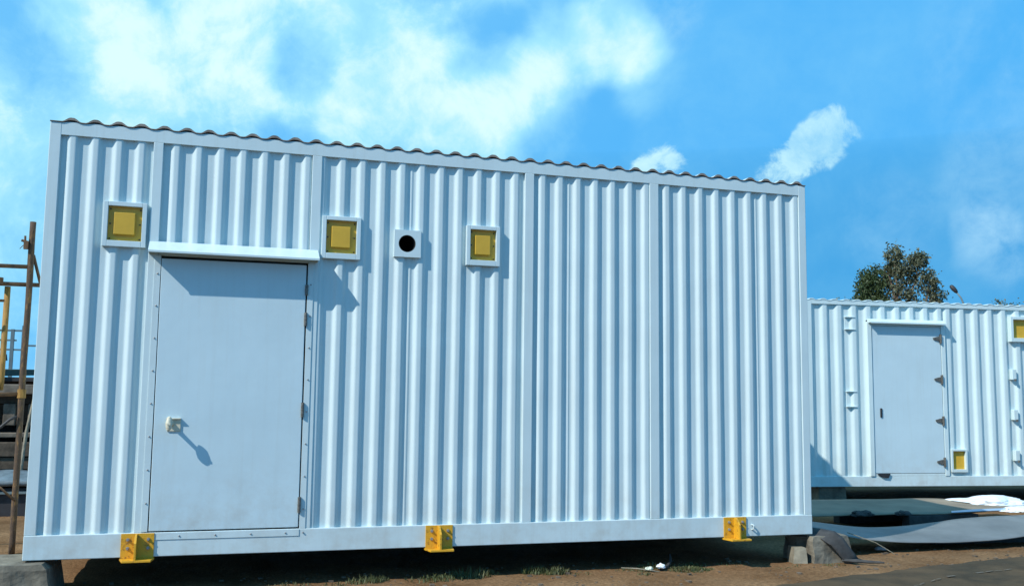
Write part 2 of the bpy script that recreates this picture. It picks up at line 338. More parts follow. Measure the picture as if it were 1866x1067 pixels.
# ------------------------------------------------------------------ corrugated panels
def trap(u, p, outer, slope, d_in, d_out):
    """depth behind the face at phase u (0 at the middle of the slope that faces left)"""
    u = u % p; h = slope / 2
    if u < h: f = .5 + u / slope
    elif u < h + outer: f = 1
    elif u < h + outer + slope: f = 1 - (u - h - outer) / slope
    elif u < p - h: f = 0
    else: f = (u - (p - h)) / slope
    return d_in + (d_out - d_in) * f
def corr(x, c, p, outer, slope, d_in, d_out, soft):
    return sum(trap(x - c + soft * k / 4, p, outer, slope, d_in, d_out) for k in (-4, -3, -2, -1, 0, 1, 2, 3, 4)) / 9
def corrugated(name, x0, x1, z0, z1, c, p, parent, m, outer=.040, slope=.025, d_in=.029, d_out=.007, soft=.0075, seams=(), step=.0055, holes=(), yoff=0.0):
    xs = []; n = int((x1 - x0) / step); xs = [x0 + (x1 - x0) * i / n for i in range(n + 1)]
    zs = sorted([z0 + (z1 - z0) * i / 12 for i in range(13)] + [z for h in holes for z in h[2:]])
    v = []
    for z in zs:
        for x in xs:
            y = corr(x, c + .004 * noise.noise(Vector((round((x - c) / p) * 3.7, z * .7, 5))), p, outer, slope, d_in, d_out, soft)
            y += .0035 * noise.noise(Vector((x * 2.3, z * 1.9, 1)))
            for s in seams:
                if abs(x - s) < .007: y -= .0035
            v.append((x, y + yoff, z))
    def cut(i, j):
        xm, zm = (xs[i] + xs[i + 1]) / 2, (zs[j] + zs[j + 1]) / 2
        return any(a < xm < b_ and c_ < zm < d_ for a, b_, c_, d_ in holes)
    k = len(xs); f = [(j * k + i, j * k + i + 1, (j + 1) * k + i + 1, (j + 1) * k + i) for j in range(len(zs) - 1) for i in range(k - 1) if not cut(i, j)]
    o = mesh(name, v, f, m, parent, smooth_=True)
    s = o.modifiers.new('sheet', 'SOLIDIFY'); s.thickness = .002; s.offset = -1; s.use_rim = False
    return o

def roof_sheet(parent, x0, x1, y0, y1, z, c, p, amp, m):
    xs = []; n = int((x1 - x0) / .011); xs = [x0 + (x1 - x0) * i / n for i in range(n + 1)]
    def h(x): return amp * (1 - corr(x, c - .035, p, .034, .040, 1, 0, .008)) * min(1, max(0, (x - x0 - .05) / .03)) * min(1, max(0, (x1 - .015 - x) / .03))
    top = [(x, z + .006 + h(x) + .0015 * noise.noise(Vector((x * 3, 0, 4)))) for x in xs]; bot = [(x, zz - .0055 - .013 * min(1, (zz - z - .006) / .03)) for x, zz in top]
    v = []; ys = (y0, y1)
    for y in ys: v += [(x, y, zz) for x, zz in top] + [(x, y, zz) for x, zz in bot]
    k = len(xs); f = []; fm = []
    for i in range(k - 1):
        f.append((i, i + 1, 2 * k + i + 1, 2 * k + i)); fm.append(0)                # top
        f.append((k + i, 3 * k + i, 3 * k + i + 1, k + i + 1)); fm.append(1)        # underside
        f.append((i, k + i, k + i + 1, i + 1)); fm.append(1)                        # front edge
        f.append((2 * k + i, 2 * k + i + 1, 3 * k + i + 1, 3 * k + i)); fm.append(1)
    o = mesh('roof', v, f, m, parent, mats=[m, M['roof_edge']], fm=fm)
    return o
def wavy_rail(name, parent, x0, x1, y0, y1, z0, z1, c, p, amp, m):
    n = int((x1 - x0) / .011); xs = [x0 + (x1 - x0) * i / n for i in range(n + 1)]
    poly = [(x, z1 + amp * (1 - corr(x, c - .035, p, .045, .042, 1, 0, .012))) for x in xs]
    v = []; f = []
    for x, zz in poly: v += [(x, y0, z0), (x, y0, zz), (x, y1, zz), (x, y1, z0)]
    for i in range(len(xs) - 1):
        a = i * 4; f += [(a, a + 4, a + 5, a + 1), (a + 1, a + 5, a + 6, a + 2), (a + 2, a + 6, a + 7, a + 3), (a + 3, a + 7, a + 4, a)]
    f += [(0, 1, 2, 3), tuple(len(v) - 4 + i for i in (3, 2, 1, 0))]
    return mesh(name, v, f, m, parent)

# ------------------------------------------------------------------ front container
C1 = tag(empty('shipping_container', (0, 0, ZB)), 'large white corrugated container in front with three yellow lashing brackets on its base beam', 'container')
LX, DY, HT = 6.055, 2.75, 2.987
wm = M['white']
# base frame
box('base_beam', (0, LX, -.006, .10, 0, .162), wm, C1, .005)
box('base_beam', (0, LX, DY - .10, DY + .006, 0, .162), wm, C1, .005)
box('base_beam', (.002, .10, .10, DY - .10, .001, .160), wm, C1)
box('base_beam', (LX - .10, LX - .002, .10, DY - .10, .001, .160), wm, C1)
box('floor', (.10, LX - .10, .10, DY - .10, .06, .15), M['dark'], C1)
mb = MB()
for i in range(14): mb.box(.25 + i * .41, .31 + i * .41, .10, DY - .10, .0, .06)
mb.build('floor_bearer', M['dark'], C1)
# posts: square tubes; the outer ones run the full height
def post(x0, x1, z0, z1, y0=0.0, y1=.075): return box('post', (x0, x1, y0, y1, z0, z1), wm, C1, .004)
for (a, b_, y0, y1) in ((0, .074, 0, .074), (LX - .070, LX, 0, .074), (0, .074, DY - .074, DY), (LX - .074, LX, DY - .074, DY)):
    o = box('corner_post', (a, b_, y0, y1, .162, HT), wm, C1, .004)
post(.683, .750, .162, 2.899); post(1.803, 1.875, .162, 2.899)
post(3.476, 3.552, .162, 2.899); post(4.563, 4.644, .162, 2.899)
RC, RP = .136, .1535
wavy_rail('top_rail', C1, .074, LX - .070, .001, .075, 2.900, 2.984, RC, RP, .009, wm)
wavy_rail('top_rail', C1, .074, LX - .074, DY - .075, DY - .001, 2.900, 2.984, RC, RP, .009, wm)
box('top_rail', (.002, .074, .074, DY - .074, 2.900, 2.984), wm, C1); box('top_rail', (LX - .074, LX - .002, .074, DY - .074, 2.900, 2.984), wm, C1)
roof_sheet(C1, -.002, LX + .002, -.006, DY + .006, 2.988, RC, RP, .029, wm)
# corrugated wall panels of the front, one between each pair of posts
corrugated('wall_panel', .074, .683, .162, 2.900, .119, .1500, C1, wm, holes=((.396, .646, 2.150, 2.432),))
corrugated('wall_panel', .750, 1.803, 2.168, 2.900, .807, .1548, C1, wm)
corrugated('wall_panel', 1.875, 3.476, .162, 2.900, 1.999, .1523, C1, wm, seams=(2.563,), holes=((1.908, 2.158, 2.146, 2.428), (3.018, 3.252, 2.152, 2.426), (2.450, 2.620, 2.186, 2.358)))
corrugated('wall_panel', 3.552, 4.563, .162, 2.900, 3.597, .1512, C1, wm, seams=(3.858,))
corrugated('wall_panel', 4.644, LX - .070, .162, 2.900, 4.694, .1540, C1, wm, seams=(5.575,))
# end and rear walls
for (nm, loc, rz, ln) in (('end', (0, DY - .074, 0), -pi / 2, DY - .148), ('end', (LX, .074, 0), pi / 2, DY - .148), ('rear', (LX - .074, DY, 0), pi, LX - .148)):
    o = corrugated('wall_panel', 0, ln, .162, 2.900, .05, .1535, C1, wm, step=.012); o.location = loc; o.rotation_euler = (0, 0, rz)
# door frame strips with rivets
box('lintel', (.750, 1.803, .003, .07, 2.085, 2.168), wm, C1)
strips = [box('door_frame_strip', (.728, .772, -.005, -.0005, .167, 2.085), wm, C1, .0015),
          box('door_frame_strip', (1.796, 1.839, -.005, -.0005, .112, 2.085), wm, C1, .0015),
          box('door_frame_strip', (.772, 1.796, -.0105, -.0062, .112, .160), wm, C1, .0015)]
rv_me = None
def rivet(x, y, z, parent):
    global rv_me
    if rv_me is None:
        b_ = bmesh.new(); bmesh.ops.create_uvsphere(b_, u_segments=8, v_segments=6, radius=.0062); rv_me = bpy.data.meshes.new('rivet'); b_.to_mesh(rv_me); b_.free(); rv_me.materials.append(M['bolt'])
    o = link(bpy.data.objects.new('rivet', rv_me), parent); o.location = (x, y, z)
for i in range(8): rivet(.752, -.006, .36 + i * .228, strips[0])
for i in range(8): rivet(1.820, -.006, .30 + i * .232, strips[1])
for x in (.98, 1.22, 1.46, 1.70, 1.822): rivet(x, -.0115, .136, strips[2])
# door leaf, standing very slightly skew in its frame
DR = MB().box(0, 1.010, -.0040, .045, 0, 1.896).build('door', M['door'], C1, bevel=.004); DR.location = (.779, 0, .170); DR.rotation_euler = (0, radians(-.12), 0)
box('door_jamb', (.750, .7525, .003, .07, .165, 2.085), M['dark'], C1, 0); box('door_jamb', (1.8005, 1.803, .003, .07, .165, 2.085), M['dark'], C1, 0)  # jamb faces coloured dark for the shade in the door gap
box('door_gap_shade', (.753, 1.800, .071, .08, .165, 2.085), M['black'], C1, 0)  # black sheet behind the leaf, painted shade for the gaps around it
for z0, z1 in ((.278, .386), (.955, 1.060), (1.618, 1.716), (1.846, 1.922)):
    h = MB().tube([(1.790, -.012, z0), (1.790, -.012, z1)], .0115, 10).tube([(1.790, -.012, (z0 + z1) / 2 - .002), (1.790, -.012, (z0 + z1) / 2 + .002)], .0135, 10)
    h.box(1.7795, 1.7885, -.016, -.0045, z0 + .004, z1 - .004); h.build('hinge', M['hinge'], C1, bevel=.001)
# lock: a cream plate on the door and a long spindle with a lever, sticking well out
LK = MB().box(.868, .958, -.013, -.0035, .852, .936).box(.860, .958, -.030, -.0035, .936, .944).build('lock_plate', M['cream'], DR, bevel=.002)
LK.matrix_parent_inverse = Matrix.Translation((-.779, 0, -.170))
sp = MB().tube([(.893, -.012, .905), (.888, -.045, .906), (.884, -.098, .907)], [.022, .014, .012], 12)
sp.build('spindle', M['cream'], DR).matrix_parent_inverse = Matrix.Translation((-.779, 0, -.170))
kn = MB()
kn.tube([(.884, -.108, .858), (.883, -.109, .866), (.883, -.110, .884), (.883, -.110, .910), (.884, -.109, .934), (.884, -.108, .950), (.884, -.108, .957)], [.007, .015, .020, .023, .018, .014, .006], 14)
kn.box(.873, .895, -.134, -.116, .897, .911)
kn.build('lever', M['cream'], DR, bevel=.002).matrix_parent_inverse = Matrix.Translation((-.779, 0, -.170))
# sloping rain hood above the door
hd = MB().prism([(0.0045, 2.186), (.0045, 2.176), (-.130, 2.100), (-.130, 2.090), (-.136, 2.090), (-.136, 2.104)], .689, 1.865, axis='x')
hd.prism([(.004, 2.175), (-.130, 2.099), (.004, 2.092)], .689, .693, axis='x').prism([(.004, 2.175), (-.130, 2.099), (.004, 2.092)], 1.861, 1.865, axis='x')
hd.build('door_hood', wm, C1)
# boxed vents: white frame, recessed yellow plate, raised yellow cover, four screws
def frame_mb(x0, x1, z0, z1, ix0, ix1, iz0, iz1, y0, y1):
    return MB().box(x0, ix0, y0, y1, z0, z1).box(ix1, x1, y0, y1, z0, z1).box(ix0, ix1, y0, y1, iz1, z1).box(ix0, ix1, y0, y1, z0, iz0)
def vent(x0, x1, z0, z1, parent, m, cover=True, t_=.031, yf=-.014):
    f = frame_mb(x0, x1, z0, z1, x0 + t_, x1 - t_, z0 + t_ + .012, z1 - t_, yf, .042).build('vent_frame', m, parent, bevel=.003)
    MB().box(x0 + t_, x1 - t_, .020, .030, z0 + t_ + .012, z1 - t_).build('vent_plate', M['yellow'], f)
    if cover:
        MB().box(x0 + t_ + .040, x1 - t_ - .046, -.006, .020, z0 + t_ + .056, z1 - t_ - .044).build('vent_cover', M['yellow'], f, bevel=.004)
        for sx in (x0 + t_ + .014, x1 - t_ - .014):
            for sz in (z0 + t_ + .028, (z0 + z1) / 2 + .006, z1 - t_ - .018):
                MB().tube([(sx, .014, sz), (sx, .0205, sz)], .0055, 8).build('screw', M['dark'], f)
    return f
vent(.376, .663, 2.131, 2.450, C1, wm); vent(1.889, 2.177, 2.126, 2.448, C1, wm); vent(2.999, 3.270, 2.132, 2.446, C1, wm)
# square port plate with a round cable hole
cx_, cz_, rr = 2.531, 2.272, .066; x0, x1, z0, z1 = 2.433, 2.638, 2.168, 2.376
v = []; f = []; n = 32
for y in (-.012, .044):
    for i in range(n):
        a = 2 * pi * i / n; v.append((cx_ + rr * cos(a), y, cz_ + rr * sin(a)))
    for i in range(n):
        a = 2 * pi * i / n; k = max(abs(cos(a)), abs(sin(a))); px, pz = cos(a) / k, sin(a) / k
        v.append((x0 + (x1 - x0) * (px + 1) / 2, y, z0 + (z1 - z0) * (pz + 1) / 2))
for i in range(n):
    j = (i + 1) % n
    f += [(i, n + i, n + j, j), (2 * n + i, 2 * n + j, 3 * n + j, 3 * n + i), (n + i, 3 * n + i, 3 * n + j, n + j), (i, j, 2 * n + j, 2 * n + i)]
pp = mesh('port_plate', v, f, wm, C1)
v = []; f = []
for y, r in ((-.0115, rr - .001), (-.0115, rr - .004), (.30, rr - .004)):
    v += [(cx_ + r * cos(2 * pi * i / n), y, cz_ + r * sin(2 * pi * i / n)) for i in range(n)]
f = [(i, (i + 1) % n, n + (i + 1) % n, n + i) for i in range(n)] + [(n + i, n + (i + 1) % n, 2 * n + (i + 1) % n, 2 * n + i) for i in range(n)] + [tuple(2 * n + i for i in range(n))]
mesh('port_tube', v, f, M['black'], pp)  # blackness inside the cable hole is painted shade
# yellow lashing brackets bolted to the base beam
def bracket(x, w):
    y = -.0065
    bk = MB().box(x, x + w, y - .010, y, -.006, .160).build('lashing_bracket', M['yellow2'], C1, bevel=.002)
    xm = x + w * .46
    MB().prism([(y - .010, .157), (y - .050, .157), (y - .105, .105), (y - .105, -.006), (y - .010, -.006)], xm - .007, xm + .007, axis='x').build('web', M['yellow2'], bk, bevel=.0015)
    MB().prism([(x - .006, y + .01), (x + .018, y - .112), (x + w - .012, y - .112), (x + w + .006, y + .01)], -.020, -.006, axis='z').build('flange', M['yellow2'], bk, bevel=.002)
    for sx in (x + .045, x + w - .038):
        for sz in (.062, .120):
            MB().tube([(sx, y - .010, sz), (sx, y - .017, sz)], .012, 6).tube([(sx, y - .017, sz), (sx, y - .026, sz)], .007, 8).build('bolt', M['bolt'], bk)
    return bk
bracket(.606, .214); bracket(2.722, .206); bracket(5.212, .206)
MB().tube([(5.474, -.006, .095), (5.474, -.030, .095), (5.478, -.034, .088), (5.478, -.030, .062), (5.474, -.006, .055)], .006, 8).build('tie_hook', wm, C1)

# ------------------------------------------------------------------ second container, behind on the right
PH = radians(-6)
C2 = tag(empty('shipping_container', (6.05, 4.0, ZB), PH), 'smaller white container behind at the right, door hung on four dark strap hinges', 'container')
w2 = M['white2']
X0, X1, D2, H2 = 2.50, 8.55, 2.4, 2.443
box('base_beam', (X0, X1, -.004, .10, .020, .152), w2, C2, .005); box('base_beam', (X0, X1, D2 - .1, D2 + .004, .020, .152), w2, C2)
box('base_beam', (X0 + .002, X0 + .1, .1, D2 - .1, .021, .150), w2, C2); box('base_beam', (X1 - .1, X1 - .002, .1, D2 - .1, .021, .150), w2, C2)
box('floor', (X0 + .1, X1 - .1, .1, D2 - .1, .06, .14), M['dark'], C2)
for a in (X0, X1 - .10):
    for y in (0, D2 - .09): box('corner_post', (a, a + .10, y, y + .09, .152, H2), w2, C2, .004)
RC2, RP2 = 2.604, .1655
wavy_rail('top_rail', C2, X0 + .10, X1 - .10, .001, .07, 2.392, 2.438, RC2, RP2, .012, w2); box('top_rail', (X0 + .1, X1 - .1, D2 - .07, D2, 2.392, 2.438), w2, C2)
box('top_rail', (X0 + .002, X0 + .1, .09, D2 - .09, 2.392, 2.438), w2, C2); box('top_rail', (X1 - .1, X1 - .002, .09, D2 - .09, 2.392, 2.438), w2, C2)
_e = M['roof_edge']; M['roof_edge'] = w2
roof_sheet(C2, X0, X1, -.004, D2 + .004, 2.440, RC2, RP2, .020, w2); M['roof_edge'] = _e
kw = dict(outer=.062, slope=.038, d_in=.038, d_out=.008, soft=.010, step=.010)
corrugated('wall_panel', X0 + .10, 3.385, .152, 2.392, 2.743, .2105, C2, w2, **kw)
corrugated('wall_panel', 3.385, 4.540, 2.195, 2.392, 2.743, .2105, C2, w2, **kw)
corrugated('wall_panel', 4.540, X1 - .10, .152, 2.392, 2.743 + .2125 * 8.5 + .005, .2125, C2, w2, holes=((5.565, 5.855, 1.98, 2.275), (4.59, 4.785, .225, .480)), **kw)
for (loc, rz, ln) in (((X0, D2 - .09, 0), -pi / 2, D2 - .18), ((X1, .09, 0), pi / 2, D2 - .18), ((X1 - .1, D2, 0), pi, X1 - X0 - .2)):
    o = corrugated('wall_panel', 0, ln, .152, 2.392, .05, .21, C2, w2, **dict(kw, step=.02)); o.location = loc; o.rotation_euler = (0, 0, rz)
# door with jambs, hood, strap hinges, slot handle
box('door_jamb', (3.385, 3.447, -.018, .05, .152, 2.175), w2, C2); box('door_jamb', (4.478, 4.540, -.012, .05, .152, 2.175), w2, C2)
box('lintel', (3.447, 4.478, -.002, .05, 2.125, 2.195), w2, C2)
box('sill', (3.447, 4.478, -.003, .044, .1525, .186), w2, C2)
D2o = box('door', (3.455, 4.472, -.006, .04, .190, 2.122), M['door'], C2); box('door_gap_shade', (3.447, 4.478, .045, .06, .152, 2.125), M['black'], C2, 0)  # black sheet behind this door too, shade of its gaps as colour
hd = MB().prism([(.004, 2.215), (.004, 2.203), (-.086, 2.163), (-.086, 2.150), (-.092, 2.150), (-.092, 2.168)], 3.398, 4.520, axis='x')
hd.prism([(.003, 2.203), (-.086, 2.163), (.003, 2.150)], 3.398, 3.403, axis='x').prism([(.003, 2.203), (-.086, 2.163), (.003, 2.150)], 4.515, 4.520, axis='x')
hd.build('door_hood', w2, C2)
for z in (1.968, 1.424, .877, .335):
    sh = MB().prism([(4.360, z - .010), (4.355, z + .012), (4.408, z + .026), (4.455, z + .034), (4.455, z - .034), (4.408, z - .024)], -.022, -.006)
    sh.box(4.452, 4.474, -.026, -.006, z - .062, z + .060); sh.tube([(4.463, -.030, z - .062), (4.463, -.030, z + .062)], .011, 8)
    sh.build('strap_hinge', M['hinge'], D2o, bevel=.002)
MB().box(3.545, 3.574, -.020, -.006, .915, 1.035).build('slot_handle', M['dark'], D2o, bevel=.006)
MB().prism([(3.47, .188), (3.66, .188), (3.63, .130), (3.55, .140)], -.030, -.010).build('door_stop', M['dark'], C2, bevel=.003)
vent(5.537, 5.880, 1.955, 2.300, C2, w2, cover=False, t_=.040, yf=-.03); vent(4.566, 4.807, .200, .505, C2, w2, cover=False, t_=.027, yf=-.02)
# foot rungs: short ledges welded across one valley of the sheet
for za, zb in ((2.235, 2.060), (1.255, 1.045)):
    st = MB().box(3.085, 3.222, -.002, .052, za - .012, za).box(3.085, 3.222, -.006, .052, zb, zb + .012).box(3.090, 3.218, .034, .047, zb + .012, za - .012)
    st.build('foot_rung', w2, C2, bevel=.002)
for z in (1.50, .955, .41):
    lg = MB().box(5.530, 5.592, -.028, .04, z - .060, z + .078).build('hinge_lug', w2, C2, bevel=.004)
    MB().tube([(5.566, -.034, z - .082), (5.566, -.034, z - .050)], .016, 8).build('pin', M['hinge'], lg)
# ------------------------------------------------------------------ supports of the containers
def lump(name, pts_top, z0, z1, m, label, cat, jit=.012, seed=0, grp=None, slope=(0, 0)):
    """rough cast block: outline polygon lofted up with jitter"""
    pb = []
    n = len(pts_top); res = []
    for i in range(n):
        a, b_ = Vector(pts_top[i]), Vector(pts_top[(i + 1) % n]); k = max(2, int((b_ - a).length / .045))
        res += [a.lerp(b_, j / k) for j in range(k)]
    cen = sum(res, Vector((0, 0))) / len(res); v = []; rows = 7
    for r in range(rows + 1):
        u = r / rows
        for p in res:
            q = p + (cen - p) * (.05 * u + (.04 if r == rows else 0)); z = z0 + (z1 - z0) * u + (slope[0] * (p.x - cen.x) + slope[1] * (p.y - cen.y)) * u
            d = Vector((noise.noise(Vector((q.x * 8, q.y * 8, z * 8 + seed))), noise.noise(Vector((q.x * 8 + 9, q.y * 8, z * 8 + seed))), noise.noise(Vector((q.x * 9, q.y * 9 + 4, z * 9 + seed))))) * jit
            v.append((q.x + d.x, q.y + d.y, z + d.z * .6))
    m_ = len(res); f = [(r * m_ + i, r * m_ + (i + 1) % m_, (r + 1) * m_ + (i + 1) % m_, (r + 1) * m_ + i) for r in range(rows) for i in range(m_)]
    v.append((cen.x, cen.y, z1)); f += [(rows * m_ + i, rows * m_ + (i + 1) % m_, len(v) - 1) for i in range(m_)]
    return tag(mesh(name, v, f, m), label, cat, grp)
lump('concrete_block', [(-1.3, -.17), (.20, -.12), (.22, .42), (-1.3, .40)], -.03, ZB - .012, M['concrete'], 'long grey concrete block under the left corner of the front container', 'block', seed=1)
lump('concrete_block', [(6.02, -.07), (6.40, -.06), (6.44, .36), (6.0, .36)], -.03, ZB - .016, M['concrete'], 'rough grey concrete lump under the right corner of the front container', 'block', .018, seed=5)
lump('concrete_block', [(5.86, -.02), (5.965, -.06), (5.985, .10), (5.90, .14)], -.03, .135, M['concrete2'], 'small pale concrete chunk leaning beside the rough lump under the right corner', 'block', .012, seed=8)
lump('concrete_block', [(.0, 2.3), (.5, 2.3), (.5, 2.7), (0, 2.7)], -.03, ZB - .004, M['concrete'], 'grey concrete block under the rear left corner of the front container', 'block', .004, seed=11)
lump('concrete_block', [(5.6, 2.3), (6.0, 2.3), (6.0, 2.7), (5.6, 2.7)], -.03, ZB - .004, M['concrete'], 'grey concrete block under the rear right corner of the front container', 'block', .004, seed=12)
# second container's blocks (in its own frame)
Rz = Matrix.Rotation(PH, 4, 'Z')
for (sx, sy, lb) in ((2.7, .1, 'front left'), (8.1, .1, 'front right'), (2.7, 1.9, 'rear left'), (8.1, 1.9, 'rear right')):
    c = [Vector((6.05, 4.0, 0)) + Rz @ Vector((sx + a, sy + b_, 0)) for a, b_ in ((0, 0), (.4, 0), (.4, .4), (0, .4))]
    lump('concrete_block', [(p.x, p.y) for p in c], -.03, ZB + .017, M['concrete'], 'dark concrete block under the %s corner of the rear container' % lb, 'block', .004, seed=20 + sx + sy)
# rubber sheet draped over the right block
path = [(6.05, .20, .232), (6.10, .05, .236), (6.17, -.055, .228), (6.23, -.092, .185), (6.28, -.104, .125), (6.33, -.110, .065), (6.37, -.118, .012)]
v = []; f = []
for i, p in enumerate(path):
    wdt = (.15, .15, .14, .12, .11, .10, .09)[i]
    for j in range(5):
        u = j / 4 - .5; v.append((p[0] + u * wdt * 1.0, p[1] - .006 * cos(u * 3) + .004 * random.uniform(-1, 1), p[2] + .012 * sin(j * 1.7 + i) * .5 + u * .06))
f = [(i * 5 + j, i * 5 + j + 1, (i + 1) * 5 + j + 1, (i + 1) * 5 + j) for i in range(len(path) - 1) for j in range(4)]
o = tag(mesh('rubber_sheet', v, f, M['rubber'], smooth_=True), 'dark rubber sheet hanging over the rough concrete lump at the right corner', 'rubber sheet')
s = o.modifiers.new('t', 'SOLIDIFY'); s.thickness = .006
tag(MB().box(6.075, 6.150, .30, .42, .222, .405).build('timber_offcut', M['timber'], bevel=.004), 'short brown timber standing on the concrete lump beside the front container', 'timber')

# ------------------------------------------------------------------ loose sheets and plastic on the right
def loft(name, A, B, m, label, cat, thick=.006, sag=0.0, rows=8, cols=40):
    def ev(P, u):
        u = min(max(u, 0), 1) * (len(P) - 1); i = min(int(u), len(P) - 2); w_ = u - i
        p0, p1, p2, p3 = (Vector(P[max(i - 1, 0)]), Vector(P[i]), Vector(P[i + 1]), Vector(P[min(i + 2, len(P) - 1)]))
        return .5 * ((2 * p1) + (p2 - p0) * w_ + (2 * p0 - 5 * p1 + 4 * p2 - p3) * w_ ** 2 + (3 * p1 - p0 - 3 * p2 + p3) * w_ ** 3)
    v = []
    for r in range(rows + 1):
        t_ = r / rows
        for c in range(cols + 1):
            u = c / cols; a, b_ = ev(A, u), ev(B, u); p = a.lerp(b_, t_); p.z += -sag * 4 * t_ * (1 - t_) + .006 * noise.noise(p * 2.5)
            v.append(p)
    k = cols + 1; f = [(r * k + c, r * k + c + 1, (r + 1) * k + c + 1, (r + 1) * k + c) for r in range(rows) for c in range(cols)]
    o = tag(mesh(name, v, f, m, smooth_=True), label, cat); s_ = o.modifiers.new('t', 'SOLIDIFY'); s_.thickness = thick; s_.offset = -1
    return o
def pl(P, Y):      # points given on the plane y=0.8 etc. are re-set on another depth along the ground plan
    return P
lowA = [(6.30, .42, .240), (6.72, .34, .150), (7.17, .30, .101), (7.53, .30, .084), (8.15, .30, .080), (8.58, .33, .102), (9.4, .40, .15), (10.6, .5, .19)]
lowB = [(6.66, 1.05, .215), (7.23, 1.00, .145), (7.74, 1.00, .137), (8.13, 1.00, .160), (8.54, 1.00, .194), (9.28, 1.02, .204), (10.0, 1.08, .21), (11.2, 1.2, .22)]
loft('metal_sheet', lowA, lowB, M['sheet'], 'curved grey-blue sheet lying nearest in front, its edge turned up off the dirt', 'sheet', .008)
upA = [(6.75, 1.45, .205), (7.55, 1.50, .190), (8.14, 1.50, .186), (8.85, 1.50, .182), (9.50, 1.52, .198), (10.3, 1.6, .21)]
upB = [(7.4, 2.6, .235), (8.7, 2.6, .220), (9.0, 2.6, .218), (9.60, 2.6, .212), (9.95, 2.5, .175), (10.4, 2.3, .12)]
loft('board_sheet', upA, upB, M['sheet2'], 'flat grey-brown sheet lying on the ground just before the rear container', 'sheet', .010)
# blocks that hold the sheets up
for i, (x, y, w_, d, h, lb) in enumerate(((7.0, 1.25, .30, .10, .125, 'dark timber bearer under the left end of the curved grey-blue sheet'),
                                      (8.7, 1.55, .9, .12, .165, 'long dark timber bearer under the front of the flat grey-brown sheet'),
                                      (8.5, 2.4, 1.0, .12, .195, 'dark timber bearer under the back of the flat grey-brown sheet'),
                                      (8.4, .70, 1.1, .10, .06, 'low timber bearer under the middle of the curved grey-blue sheet'))):
    tag(MB().box(x - w_ / 2, x + w_ / 2, y - d / 2, y + d / 2, -.02, h).build('timber_bearer', M['rubber'], bevel=.006), lb, 'timber')
def crumple(name, c, size, m, label, cat, seed, n=26):
    b_ = bmesh.new(); bmesh.ops.create_icosphere(b_, subdivisions=4, radius=1)
    for v_ in b_.verts:
        p = v_.co.copy(); k = 1 + .34 * noise.noise(p * 1.6 + Vector((seed, 0, 0))) + .26 * abs(noise.noise(p * 3.7 + Vector((0, seed, 0)))) - .1 * abs(noise.noise(p * 9 + Vector((0, seed, 3))))
        p *= k; p.z = max(p.z, -.35); v_.co = (c[0] + p.x * size[0], c[1] + p.y * size[1], c[2] + p.z * size[2])
    me = bpy.data.meshes.new(name); b_.to_mesh(me); b_.free(); me.materials.append(m)
    return tag(link(bpy.data.objects.new(name, me)), label, cat)
crumple('plastic_sheet', (10.05, 2.30, .170), (.48, .30, .085), M['plastic'], 'bright white crumpled plastic heaped on the sheets at the right edge', 'plastic', 3)
crumple('plastic_sheet', (9.72, 1.42, .205), (.30, .14, .035), M['plastic'], 'flattened white plastic lying at the front of the heap, above the curved sheet', 'plastic', 9)
loft('plastic_strip', [(8.75, 1.44, .196), (9.1, 1.44, .202), (9.5, 1.42, .208), (9.8, 1.40, .212)], [(8.8, 1.50, .206), (9.1, 1.50, .216), (9.5, 1.48, .222), (9.8, 1.46, .224)], mat('blue_white_film', (.28, .42, .56), .3, .1, 5), 'thin blue-white plastic strip along the edge of the flat grey-brown sheet', 'plastic', .004)
for i, (x, y, z, s_, lb) in enumerate(((7.62, 1.42, .20, .07, 'dark lump of rubble on the left of the grey-brown sheet edge'), (8.12, 1.42, .195, .055, 'dark lump of rubble near the end of the blue-white plastic strip'))):
    crumple('rubble_lump', (x, y, z), (s_ * 1.6, s_, s_ * .6), M['rubber'], lb, 'rubble', 20 + i)

# ------------------------------------------------------------------ litter, sticks, grass, pebbles
crumple('plastic_scrap', (4.66, .02, .020), (.034, .026, .024), M['plastic'], 'white crumpled plastic scrap beside a grass clump before the front container', 'litter', 31)
crumple('plastic_scrap', (4.545, -.005, .014), (.030, .022, .016), mat('cream_scrap', (.62, .66, .52), .6, .1, 30), 'small cream scrap left of the white plastic scrap on the dirt', 'litter', 33)
crumple('plastic_scrap', (7.06, .42, .022), (.055, .03, .02), mat('grey_scrap', (.24, .27, .29), .6, .1, 30), 'small grey scrap under the left end of the curved sheet', 'litter', 35)
def stick(P, r, m, lb): return tag(MB().tube([(x, y, gz(x, y) + z) for x, y, z in P], r, 7).build('stick', m), lb, 'stick')
stick([(6.27, -.10, .030), (6.36, -.17, .034), (6.45, -.24, .03), (6.52, -.32, .034)], [.010, .016, .013, .007], M['rubber'], 'dark stick lying on the dirt in front of the rough concrete lump')
stick([(4.66, .03, .015), (4.74, .07, .02), (4.80, .13, .05), (4.83, .20, .09)], [.018, .014, .012, .008], M['rubber'], 'black twig slanting up behind the white plastic scrap')
stick([(4.34, .08, .012), (4.45, .03, .016), (4.55, -.03, .012), (4.62, -.035, .010)], [.004, .005, .005, .003], M['concrete2'], 'thin pale stalk lying by the cream scrap')
stick([(6.62, .30, .20), (6.85, .22, .13), (7.0, .16, .03)], [.004, .004, .003], M['concrete2'], 'thin pale stem bending down from the curved sheet to the dirt')
gr = MB()
